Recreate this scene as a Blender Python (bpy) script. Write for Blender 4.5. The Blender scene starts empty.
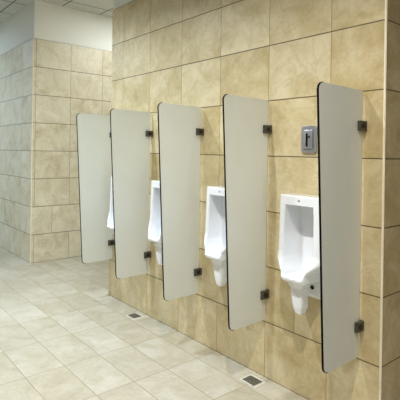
import bpy, bmesh, math, random
from mathutils import Vector, Matrix
random.seed(7)
C = bpy.context.scene.collection
SC = bpy.context.scene

# ------------------------------------------------------------------ camera
CAM = Vector((0.0, -2.0303, 1.3422))
yaw, pitch, roll = 0.694311, -0.0018126, 0.0149696
F = Vector((-math.cos(yaw)*math.cos(pitch), math.sin(yaw)*math.cos(pitch), math.sin(pitch)))
R0 = Vector((math.sin(yaw), math.cos(yaw), 0))
U0 = R0.cross(F)
Rt = R0*math.cos(roll) + U0*math.sin(roll)
Up = U0*math.cos(roll) - R0*math.sin(roll)
cd = bpy.data.cameras.new('camera')
cam = bpy.data.objects.new('camera', cd); C.objects.link(cam)
cam.matrix_world = Matrix(((Rt.x, Up.x, -F.x, CAM.x), (Rt.y, Up.y, -F.y, CAM.y), (Rt.z, Up.z, -F.z, CAM.z), (0, 0, 0, 1)))
cd.sensor_width = 36; cd.lens = 449.36*36/400
cd.shift_y = (152.194-200)/400
cd.clip_start = 0.02
SC.camera = cam

# ------------------------------------------------------------------ world, lights, exposure
w = bpy.data.worlds.new('world'); SC.world = w; w.use_nodes = True
w.node_tree.nodes['Background'].inputs[0].default_value = (.9, .96, 1, 1)
w.node_tree.nodes['Background'].inputs[1].default_value = 0.08
SC.view_settings.view_transform = 'Standard'; SC.view_settings.look = 'None'
SC.view_settings.gamma = 1; SC.view_settings.use_curve_mapping = False
SC.view_settings.exposure = -1.38

def area(name, loc, sx, sy, power, col, shape='RECTANGLE', spread=180, rot=(0, 0, 0)):
    l = bpy.data.lights.new(name, 'AREA'); l.shape = shape; l.size = sx
    if shape in ('RECTANGLE', 'ELLIPSE'): l.size_y = sy
    l.energy = power; l.color = col; l.spread = math.radians(spread)
    o = bpy.data.objects.new(name, l); C.objects.link(o); o.location = loc; o.rotation_euler = rot
    return o
WARM = (1, .955, .88); NEUT = (.93, .98, 1); COOL = (.66, .83, 1)
for x, pw, colr in ((-3.30, 104, (.78, .91, 1)), (-1.96, 80, (.92, .97, 1)), (-0.62, 100, WARM), (0.72, 48, WARM)):  # last one is an unseen extra, added to brighten the near right end
    area('downlight', (x, -1.45, 3.06), .06, .06, pw, colr, 'DISK', 135)
# unseen fill lights added under the ceiling to lift pier, recess and far end
area('ceiling_fill_light', (-3.95, -1.3, 3.07), .6, .6, 66, NEUT, 'RECTANGLE', 145)
area('ceiling_fill_light', (-4.35, 1.1, 3.07), .6, .6, 62, NEUT)
area('ceiling_fill_light', (-7.6, -1.9, 3.07), 1.2, .6, 190, COOL)

# ------------------------------------------------------------------ node helpers
def newmat(name):
    m = bpy.data.materials.new(name); m.use_nodes = True
    nt = m.node_tree; b = nt.nodes['Principled BSDF']
    return m, nt, b
class N:
    def __init__(s, nt): s.nt = nt
    def _in(s, sock, v):
        if isinstance(v, bpy.types.NodeSocket): s.nt.links.new(v, sock)
        else: sock.default_value = v
    def m(s, op, a, b=None, c=None):
        n = s.nt.nodes.new('ShaderNodeMath'); n.operation = op; s._in(n.inputs[0], a)
        if b is not None: s._in(n.inputs[1], b)
        if c is not None: s._in(n.inputs[2], c)
        return n.outputs[0]
    def xyz(s, v):
        n = s.nt.nodes.new('ShaderNodeSeparateXYZ'); s._in(n.inputs[0], v); return n.outputs
    def comb(s, x, y, z):
        n = s.nt.nodes.new('ShaderNodeCombineXYZ')
        for i, q in enumerate((x, y, z)): s._in(n.inputs[i], q)
        return n.outputs[0]
    def noise(s, v, scale, detail=4, rough=.55, dist=0):
        n = s.nt.nodes.new('ShaderNodeTexNoise'); s._in(n.inputs['Vector'], v)
        n.inputs['Scale'].default_value = scale; n.inputs['Detail'].default_value = detail
        n.inputs['Roughness'].default_value = rough; n.inputs['Distortion'].default_value = dist
        return n.outputs['Fac']
    def white(s, v):
        n = s.nt.nodes.new('ShaderNodeTexWhiteNoise'); s._in(n.inputs['Vector'], v); return n.outputs['Value']
    def ramp(s, f, stops):
        n = s.nt.nodes.new('ShaderNodeValToRGB'); s._in(n.inputs[0], f)
        e = n.color_ramp.elements
        while len(e) < len(stops): e.new(.5)
        for q, (p, c) in zip(e, stops): q.position = p; q.color = (*c, 1) if len(c) == 3 else c
        return n.outputs[0]
    def mix(s, f, a, b, mode='MIX'):
        n = s.nt.nodes.new('ShaderNodeMix'); n.data_type = 'RGBA'; n.blend_type = mode
        s._in(n.inputs[0], f)
        for i, q in ((6, a), (7, b)):
            if isinstance(q, tuple) and len(q) == 3: q = (*q, 1)
            s._in(n.inputs[i], q)
        return n.outputs[2]
    def bump(s, h, strength, dist, b):
        n = s.nt.nodes.new('ShaderNodeBump'); s._in(n.inputs['Height'], h)
        n.inputs['Strength'].default_value = strength; n.inputs['Distance'].default_value = dist
        s.nt.links.new(n.outputs[0], b.inputs['Normal'])

def srgb(r, g, b):
    f = lambda c: (c/255/12.92) if c/255 <= .04045 else ((c/255+.055)/1.055)**2.4
    return (f(r), f(g), f(b))

TW, TH, X0 = 0.43, 0.33, -3.5258

def wall_tile_mat(name, light, mid, dark, yoff, joint):
    m, nt, b = newmat(name); n = N(nt)
    g = nt.nodes.new('ShaderNodeNewGeometry')
    P = n.xyz(g.outputs['Position']); Nn = n.xyz(g.outputs['True Normal'])
    sel = n.m('GREATER_THAN', n.m('ABSOLUTE', Nn[1]), .5)
    ux = n.m('SUBTRACT', P[0], X0 - 20*TW); uy = n.m('SUBTRACT', P[1], yoff - 20*TW)
    u = n.m('ADD', n.m('MULTIPLY', ux, sel), n.m('MULTIPLY', uy, n.m('SUBTRACT', 1.0, sel)))
    v = n.m('DIVIDE', P[2], TH)
    row = n.m('FLOOR', v)
    # the second row from the floor is laid half a tile over
    is1 = n.m('MULTIPLY', n.m('COMPARE', row, 1.0, .1), n.m('LESS_THAN', P[0], -1.45))
    uu = n.m('ADD', n.m('DIVIDE', u, TW), n.m('MULTIPLY', is1, .5))
    col = n.m('FLOOR', uu)
    fu = n.m('FRACT', uu); fv = n.m('FRACT', v)
    du = n.m('MULTIPLY', n.m('MINIMUM', fu, n.m('SUBTRACT', 1.0, fu)), TW)
    dv = n.m('MULTIPLY', n.m('MINIMUM', fv, n.m('SUBTRACT', 1.0, fv)), TH)
    hu = n.m('LESS_THAN', du, .0023); hv = n.m('LESS_THAN', dv, .0032)
    cell = n.comb(col, row, n.m('MULTIPLY', sel, 7.0))
    rnd = n.white(cell)
    # every tile carries its own cut of stone
    off = n.comb(n.m('MULTIPLY', rnd, 31.0), n.m('MULTIPLY', rnd, 17.0), n.m('MULTIPLY', rnd, 11.0))
    va = nt.nodes.new('ShaderNodeVectorMath'); va.operation = 'ADD'
    nt.links.new(g.outputs['Position'], va.inputs[0]); nt.links.new(off, va.inputs[1])
    cloud = n.noise(va.outputs[0], 5.0, 5, .6, .8)
    fine = n.noise(va.outputs[0], 38, 5, .65, .4)
    vein = n.m('ABSOLUTE', n.m('SUBTRACT', n.noise(va.outputs[0], 3.2, 6, .6, 1.6), .5))
    f = n.m('ADD', n.m('MULTIPLY', cloud, .75), n.m('MULTIPLY', fine, .25))
    f = n.m('ADD', f, n.m('MULTIPLY', n.m('SUBTRACT', rnd, .5), .14))
    c = n.ramp(f, [(.30, dark), (.48, mid), (.66, light)])
    vm = n.ramp(vein, [(0.0, (1, 1, 1)), (.035, (0, 0, 0))])
    c = n.mix(n.m('MULTIPLY', vm, .22), c, tuple(q*.75 for q in dark))
    c = n.mix(n.m('MULTIPLY', hu, .9), c, joint)
    c = n.mix(n.m('MULTIPLY', hv, .95), c, tuple(q*.42 for q in joint))
    nt.links.new(c, b.inputs['Base Color'])
    b.inputs['Roughness'].default_value = .38
    hh = n.m('SUBTRACT', 1.0, n.m('MAXIMUM', hu, hv))
    n.bump(n.m('ADD', hh, n.m('MULTIPLY', fine, .08)), .5, .002, b)
    return m

M = {}
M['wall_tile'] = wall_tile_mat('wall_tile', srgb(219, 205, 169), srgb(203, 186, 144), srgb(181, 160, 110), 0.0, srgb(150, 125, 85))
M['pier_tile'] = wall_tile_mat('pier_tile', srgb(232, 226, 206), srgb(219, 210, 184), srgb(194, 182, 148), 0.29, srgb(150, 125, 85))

# floor tiles
m, nt, b = newmat('floor_tile'); n = N(nt)
g = nt.nodes.new('ShaderNodeNewGeometry'); P = n.xyz(g.outputs['Position'])
FW, FH = TW, .238
uu = n.m('DIVIDE', n.m('SUBTRACT', P[0], X0 - 30*FW), FW); vv = n.m('DIVIDE', n.m('SUBTRACT', P[1], -.165 - 40*FH), FH)
col = n.m('FLOOR', uu); row = n.m('FLOOR', vv); fu = n.m('FRACT', uu); fv = n.m('FRACT', vv)
du = n.m('MULTIPLY', n.m('MINIMUM', fu, n.m('SUBTRACT', 1.0, fu)), FW)
dv = n.m('MULTIPLY', n.m('MINIMUM', fv, n.m('SUBTRACT', 1.0, fv)), FH)
grout = n.m('LESS_THAN', n.m('MINIMUM', du, dv), .0022)
rnd = n.white(n.comb(col, row, 3.0))
off = n.comb(n.m('MULTIPLY', rnd, 23.0), n.m('MULTIPLY', rnd, 9.0), 0.0)
va = nt.nodes.new('ShaderNodeVectorMath'); va.operation = 'ADD'
nt.links.new(g.outputs['Position'], va.inputs[0]); nt.links.new(off, va.inputs[1])
cloud = n.noise(va.outputs[0], 5, 5, .6, .9); fine = n.noise(va.outputs[0], 40, 4, .6)
f = n.m('ADD', n.m('ADD', n.m('MULTIPLY', cloud, .7), n.m('MULTIPLY', fine, .3)), n.m('MULTIPLY', n.m('SUBTRACT', rnd, .5), .17))
c = n.ramp(f, [(.25, srgb(158, 149, 127)), (.47, srgb(175, 168, 150)), (.7, srgb(191, 187, 175))])
c = n.mix(n.m('MULTIPLY', grout, .8), c, srgb(130, 118, 94))
nt.links.new(c, b.inputs['Base Color']); b.inputs['Roughness'].default_value = .30
n.bump(n.m('SUBTRACT', 1.0, grout), .4, .002, b)
M['floor_tile'] = m

# painted plaster
def simple(name, col, rough=.5, metal=0, var=.04, scale=20, bump=0, spec=None, coat=0):
    m, nt, b = newmat(name); n = N(nt)
    tc = nt.nodes.new('ShaderNodeTexCoord')
    f = n.noise(tc.outputs['Object'], scale, 4, .6)
    c = n.ramp(f, [(.3, tuple(max(0, q*(1-var)) for q in col)), (.7, tuple(min(1, q*(1+var)) for q in col))])
    nt.links.new(c, b.inputs['Base Color'])
    b.inputs['Roughness'].default_value = rough; b.inputs['Metallic'].default_value = metal
    if spec is not None: b.inputs['Specular IOR Level'].default_value = spec
    if coat: b.inputs['Coat Weight'].default_value = coat; b.inputs['Coat Roughness'].default_value = .08
    if bump: n.bump(f, bump, .002, b)
    return m
M['paint'] = simple('painted_plaster', srgb(240, 240, 232), .75, bump=.1, scale=60, var=.02)
M['low_bounce_stone'] = simple('low_bounce_stone', srgb(120, 108, 88), .6, var=.15, scale=4)  # for the unseen walls, made dark to cut bounced light
M['corner_strip'] = simple('corner_strip', srgb(246, 236, 210), .3)
M['porcelain'] = simple('porcelain', srgb(238, 240, 244), .12, var=.01, coat=.6)
M['screen'] = simple('screen_laminate', srgb(224, 227, 221), .42, var=.012, scale=8)
M['core'] = simple('black_core', (.002, .002, .002), .8, spec=.1)
M['bronze'] = simple('dark_bracket_metal', srgb(88, 84, 76), .42, .5, var=.15, scale=80)
M['screw'] = simple('dark_screw_head', (.008, .008, .008), .4, .3)
M['chrome'] = simple('brushed_chrome', srgb(172, 175, 182), .32, .7, var=.05, scale=90)
M['lens'] = simple('black_sensor_window', (.004, .004, .006), .12)
M['grate'] = simple('drain_grate_metal', srgb(120, 116, 104), .5, .3, var=.3, scale=120)
M['void'] = simple('dark_opening', (.006, .006, .006), .9)
M['mortar'] = simple('white_mortar', srgb(206, 202, 190), .5, var=.04, scale=40)
M['mark'] = simple('grey_mark', srgb(120, 124, 138), .4)

# ceiling: mineral fibre tiles in a dark T-bar grid
m, nt, b = newmat('ceiling_tile'); n = N(nt)
g = nt.nodes.new('ShaderNodeNewGeometry'); P = n.xyz(g.outputs['Position'])
S = .5
fx = n.m('FRACT', n.m('DIVIDE', n.m('ADD', P[0], 20*S+.08), S)); fy = n.m('FRACT', n.m('DIVIDE', n.m('ADD', P[1], 20*S+.33), S))
d = n.m('MINIMUM', n.m('MINIMUM', fx, n.m('SUBTRACT', 1.0, fx)), n.m('MINIMUM', fy, n.m('SUBTRACT', 1.0, fy)))
grid = n.m('LESS_THAN', d, .018)
fl = n.noise(g.outputs['Position'], 70, 3, .7)
c = n.ramp(fl, [(.35, srgb(196, 196, 190)), (.6, srgb(216, 216, 212))])
c = n.mix(grid, c, srgb(120, 122, 120))
nt.links.new(c, b.inputs['Base Color']); b.inputs['Roughness'].default_value = .9
n.bump(n.m('ADD', fl, n.m('MULTIPLY', grid, -2.0)), .4, .004, b)
M['ceiling'] = m

# ------------------------------------------------------------------ mesh helpers
def add_box(bm, x0, x1, y0, y1, z0, z1):
    vs = [bm.verts.new((x, y, z)) for x in (x0, x1) for y in (y0, y1) for z in (z0, z1)]
    for f in ((0, 1, 3, 2), (4, 6, 7, 5), (0, 4, 5, 1), (2, 3, 7, 6), (0, 2, 6, 4), (1, 5, 7, 3)):
        bm.faces.new([vs[i] for i in f])
def bx(*a):
    bm = bmesh.new(); add_box(bm, *a); bmesh.ops.recalc_face_normals(bm, faces=bm.faces); return bm
def bev(bm, w, seg=2):
    bmesh.ops.bevel(bm, geom=list(bm.edges), offset=w, segments=seg, affect='EDGES', profile=.5); return bm
def obj(name, bm, mat, parent=None, smooth=False):
    me = bpy.data.meshes.new(name)
    if isinstance(bm, bmesh.types.BMesh):
        bmesh.ops.recalc_face_normals(bm, faces=bm.faces); bm.to_mesh(me); bm.free()
    else: me = bm
    me.materials.clear(); me.materials.append(mat)
    if smooth:
        for p in me.polygons: p.use_smooth = True
    o = bpy.data.objects.new(name, me); C.objects.link(o); o.parent = parent
    return o
def struct(name, bm, mat):
    o = obj(name, bm, mat); o['kind'] = 'structure'; return o
def empty(name, loc, label, cat, group=None):
    o = bpy.data.objects.new(name, None); C.objects.link(o); o.location = loc
    o.empty_display_size = .05; o['label'] = label; o['category'] = cat
    if group: o['group'] = group
    return o
def prism(pts, x0, x1):
    """outline in (y,z) extruded along x"""
    bm = bmesh.new()
    a = [bm.verts.new((x0, y, z)) for y, z in pts]; b_ = [bm.verts.new((x1, y, z)) for y, z in pts]
    bm.faces.new(a); bm.faces.new(b_[::-1])
    k = len(pts)
    for i in range(k): bm.faces.new((a[i], a[(i+1) % k], b_[(i+1) % k], b_[i]))
    bmesh.ops.recalc_face_normals(bm, faces=bm.faces)
    return bm
def cyl(bm, p, axis, r, h, seg=20):
    q = Vector((0, 0, 1)).rotation_difference(Vector(axis)).to_matrix().to_4x4()
    bmesh.ops.create_cone(bm, cap_ends=True, segments=seg, radius1=r, radius2=r, depth=h, matrix=Matrix.Translation(p) @ q)
def copy_tree(o, parent=None):
    c = o.copy(); C.objects.link(c); c.parent = parent
    for ch in list(o.children): copy_tree(ch, c)
    return c

# ------------------------------------------------------------------ setting
ZT, ZC = 8*TH, 3.09            # top of tiling, ceiling
XN, XE, XP, YP = -1.0769, -3.736, -5.3045, -.175
XL, XR, YB, YF = -9.0, 2.2, -3.4, 2.4
struct('floor', bx(XL, XR, YB, YF, -.1, 0), M['floor_tile'])
struct('ceiling', bx(XL, XR, YB, YF, ZC, ZC+.08), M['ceiling'])
struct('wall_right', bx(XE, XN, 0, 1.6, 0, ZT), M['wall_tile'])
struct('wall_right_upper', bx(XE+.006, XN-.006, .006, 1.6, ZT, ZC), M['paint'])
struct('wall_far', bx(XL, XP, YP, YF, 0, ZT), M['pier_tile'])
struct('wall_far_upper', bx(XL, XP-.01, YP+.01, YF, ZT, ZC), M['paint'])
struct('wall_recess', bx(XP, XR, YF, YF+.1, 0, ZC), M['paint'])
struct('wall_left', bx(XL, XR, YB-.1, YB, 0, ZC), M['low_bounce_stone'])
struct('wall_back', bx(XR, XR+.1, YB, YF, 0, ZC), M['low_bounce_stone'])
struct('wall_end', bx(XL-.1, XL, YB, YP, 0, ZC), M['paint'])
def strip(name, x, y, z1):
    bm = bx(x-.006, x+.005, y-.005, y+.006, 0, z1)
    bmesh.ops.bevel(bm, geom=[e for e in bm.edges if abs(e.verts[0].co.z-e.verts[1].co.z) > .1], offset=.003, segments=3, affect='EDGES')
    struct(name, bm, M['corner_strip'])
strip('trim_1', XN, 0, ZT)
strip('trim_2', XP, YP, ZT)

# ------------------------------------------------------------------ urinal screens
GAP = .018
ZT0, ZB0, DT, DB = 1.651, .350, .378, .309     # top, bottom, depth at top and at bottom
def screen_outline():
    pts = [(-GAP, ZT0), (-GAP, ZB0)]
    def arc(cx, cz, r, a0, a1, k=8):
        return [(cx+r*math.cos(math.radians(a0+(a1-a0)*i/k)), cz+r*math.sin(math.radians(a0+(a1-a0)*i/k))) for i in range(k+1)]
    r = .034
    pts += [(-DB+.035, ZB0)] + arc(-DB+r-.0005, ZB0+r, r, 262, 183)[1:]
    pts += arc(-DT+r, ZT0+.006-r, r, 178, 92)
    return pts
def make_screen():
    t = empty('privacy_screen', (0, 0, 0), '', 'privacy screen', 'grey privacy screens between the urinals')
    o = screen_outline(); th = .0038
    obj('panel', prism(o, -th, th), M['screen'], t)
    # black laminate core showing along the free edge
    front = o[2:]
    bm = bmesh.new()
    ring = []
    for i, (y, z) in enumerate(front):
        a = front[max(i-1, 0)]; b_ = front[min(i+1, len(front)-1)]
        tv = Vector((b_[0]-a[0], b_[1]-a[1])).normalized(); nn = Vector((-tv.y, tv.x))
        if nn.x*(-1) < 0 and abs(nn.x) > .3: nn = -nn
        cc = Vector((-.2, 1.0)); 
        if nn.dot(Vector((y, z))-cc) < 0: nn = -nn
        p0 = Vector((y, z)) - nn*.0015; p1 = Vector((y, z)) + nn*.0015
        ring.append([bm.verts.new((x, p.x, p.y)) for x, p in ((-th-.0009, p0), (-th-.0009, p1), (th+.0009, p1), (th+.0009, p0))])
    for i in range(len(ring)-1):
        for k in range(4): bm.faces.new((ring[i][k], ring[i][(k+1) % 4], ring[i+1][(k+1) % 4], ring[i+1][k]))
    bm.faces.new(ring[0]); bm.faces.new(ring[-1][::-1])
    obj('edge_band', bm, M['core'], t)
    for z in (1.478, .503):
        bm = bmesh.new()
        h = .024
        add_box(bm, th, th+.017, -.062, -.001, z-h, z+h)
        add_box(bm, -th-.011, -th, -.062, -.001, z-h, z+h)
        add_box(bm, -th, th, -.017, -.001, z-h, z+h)
        bmesh.ops.recalc_face_normals(bm, faces=bm.faces)
        br = obj('bracket', bm, M['bronze'], t)
        md = br.modifiers.new('Bevel', 'BEVEL'); md.width = .002; md.segments = 2
        s = bmesh.new(); cyl(s, (th+.0185, -.032, z), (1, 0, 0), .0125, .004)
        obj('screw', s, M['screw'], br)
        s = bmesh.new(); cyl(s, (-th-.0125, -.032, z), (1, 0, 0), .0125, .004)
        obj('screw', s, M['screw'], br)
    return t
scr = make_screen()
for i, (x, lab) in enumerate((
    (-1.185, 'grey privacy screen nearest the camera, right of the silver sensor plate'),
    (-1.795, 'grey privacy screen between the two widest-showing urinals, floor drain beneath its foot'),
    (-2.417, 'middle one of the five grey privacy screens'),
    (-3.053, 'grey privacy screen second from the far corner, overlapping the farthest screen'),
    (-3.648, 'farthest grey privacy screen, at the far end of the tiled wall'))):
    o = scr if i == 0 else copy_tree(scr)
    o.location = (x, 0, 0); o['label'] = lab

# ------------------------------------------------------------------ urinals
def loft(secs, n=44, e=3.2):
    """secs: (z, halfwidth, yback, yfront) ; y measured out from the wall"""
    bm = bmesh.new(); rings = []
    for z, hw, y0, y1 in secs:
        cy, hy = (y0+y1)/2, (y1-y0)/2; r = []
        for i in range(n):
            a = 2*math.pi*i/n; c, s = math.cos(a), math.sin(a)
            r.append(bm.verts.new((hw*math.copysign(abs(c)**(2/e), c), -(cy+hy*math.copysign(abs(s)**(2/e), s)), z)))
        rings.append(r)
    for a, b_ in zip(rings, rings[1:]):
        for i in range(n): bm.faces.new((a[i], a[(i+1) % n], b_[(i+1) % n], b_[i]))
    bm.faces.new(rings[0][::-1]); bm.faces.new(rings[-1])
    bmesh.ops.recalc_face_normals(bm, faces=bm.faces)
    return bm
def tmp(bm):
    me = bpy.data.meshes.new('t'); bm.to_mesh(me); bm.free()
    o = bpy.data.objects.new('t', me); C.objects.link(o); return o
outer = tmp(loft([(.500, .012, .110, .132), (.507, .020, .098, .142), (.540, .030, .085, .150), (.590, .036, .098, .156), (.640, .038, .100, .162),
                  (.664, .052, .098, .174), (.674, .068, .085, .188), (.684, .076, .003, .203), (.700, .077, .003, .207), (.725, .080, .003, .205), (.750, .104, .003, .192),
                  (.782, .139, .003, .166), (.820, .140, .003, .155), (.95, .140, .003, .150), (1.05, .1385, .003, .148), (1.118, .137, .003, .146)], e=7))
plate = tmp(loft([(.572, .060, .002, .030), (.582, .100, .002, .040), (.604, .116, .002, .046), (.70, .128, .002, .046), (.80, .132, .002, .046), (1.10, .130, .002, .042)], e=7))
cut = tmp(loft([(.6905, .038, .09, .140), (.6935, .052, .065, .172), (.697, .061, .045, .187), (.7015, .065, .035, .193), (.7025, .065, .035, .193), (.7125, .067, .035, .34),
                (.745, .080, .032, .34), (.790, .094, .030, .34), (.95, .094, .030, .34), (1.066, .090, .034, .34)], e=6))
def apply(o, *mods):
    for f in mods: f(o)
    dg = bpy.context.evaluated_depsgraph_get()
    me = bpy.data.meshes.new_from_object(o.evaluated_get(dg)); o.modifiers.clear(); o.data = me
def boolean(op, other):
    def f(o):
        md = o.modifiers.new('b', 'BOOLEAN'); md.operation = op; md.object = other; md.solver = 'EXACT'
    return f
def remesh(o):
    md = o.modifiers.new('r', 'REMESH'); md.mode = 'VOXEL'; md.voxel_size = .0035
    md = o.modifiers.new('s', 'SMOOTH'); md.factor = .5; md.iterations = 6
bpy.context.view_layer.update()
apply(outer, boolean('UNION', plate)); bpy.context.view_layer.update()
apply(outer, boolean('DIFFERENCE', cut)); bpy.context.view_layer.update()
apply(outer, remesh)
bowl_me = outer.data.copy(); bowl_me.name = 'bowl'
for o in (outer, plate, cut): bpy.data.objects.remove(o)

def make_urinal():
    t = empty('urinal', (0, 0, 0), '', 'urinal', 'white wall-hung urinals')
    obj('bowl', bowl_me, M['porcelain'], t, smooth=True)
    # small maker's mark on the head of the bowl
    bm = bmesh.new(); add_box(bm, -.004, .008, -.1482, -.1462, 1.0895, 1.0935); add_box(bm, -.003, .0065, -.1482, -.1462, 1.0945, 1.0975)
    obj('logo', bm, M['mark'], t)
    bm = bmesh.new(); cyl(bm, (.020, -.0470, .632), (0, -1, 0), .011, .005)
    obj('mounting_hole', bm, M['void'], t)
    return t
ur = make_urinal()
for i, (x, lab) in enumerate((
    (-1.458, 'white porcelain urinal under the silver sensor plate, nearest and fully in view'),
    (-2.070, 'white porcelain urinal half hidden behind the second screen from the right'),
    (-2.715, 'white porcelain urinal showing a sliver left of the middle screen'),
    (-3.340, 'farthest white porcelain urinal, only its edge showing past a screen'))):
    o = ur if i == 0 else copy_tree(ur)
    o.location = (x, 0, 0); o['label'] = lab

# ------------------------------------------------------------------ flush sensor plate
fl = empty('flush_sensor', (-1.502, 0, 1.417), 'silver flush sensor plate on the wall above the nearest urinal', 'flush sensor')
bm = bx(-.048, .048, -.014, -.0005, -.073, .073)
bmesh.ops.bevel(bm, geom=[e for e in bm.edges if abs(e.verts[0].co.y-e.verts[1].co.y) > .005], offset=.006, segments=3, affect='EDGES')
o = obj('cover_plate', bm, M['chrome'], fl)
md = o.modifiers.new('Bevel', 'BEVEL'); md.width = .004; md.segments = 3; md.limit_method = 'ANGLE'
bm = bx(-.030, .030, -.024, -.013, -.052, .052); bev(bm, .006, 3); obj('raised_panel', bm, M['chrome'], fl, True)
bm = bx(-.010, .003, -.0262, -.0235, -.040, .032); bev(bm, .001, 1); obj('sensor_window', bm, M['lens'], fl)
bm = bmesh.new(); cyl(bm, (.012, -.0245, .012), (0, -1, 0), .0055, .003); obj('button', bm, M['lens'], fl)

# ------------------------------------------------------------------ floor drains
def make_drain():
    t = empty('floor_drain', (0, 0, 0), '', 'floor drain', 'square floor drains along the urinal wall')
    bm = bx(-.060, .066, -.046, .052, .0003, .0018)
    obj('surround', bm, M['mortar'], t)
    bm = bx(-.046, .046, -.036, .036, .0010, .0028); obj('sump', bm, M['void'], t)
    bm = bmesh.new(); s = .046; sy = .036
    for a in ((-s, s, -sy, -sy+.006), (-s, s, sy-.006, sy), (-s, -s+.006, -sy+.006, sy-.006), (s-.006, s, -sy+.006, sy-.006)):
        add_box(bm, *a, .0020, .0060)
    for k in range(1, 6):
        x = -s + 2*s*k/6; add_box(bm, x-.003, x+.003, -sy+.006, sy-.006, .0020, .0055)
    for k in (-1, 1): add_box(bm, -s+.006, s-.006, k*.012-.002, k*.012+.002, .0020, .0052)
    obj('grate', bm, M['grate'], t)
    return t
dr = make_drain()
for i, (x, y, lab) in enumerate(((-1.815, -.095, 'metal floor drain nearer the camera, below the second screen from the right'),
                              (-3.120, -.095, 'small metal floor drain farther down, below the two farther screens'))):
    o = dr if i == 0 else copy_tree(dr)
    o.location = (x, y, 0); o['label'] = lab
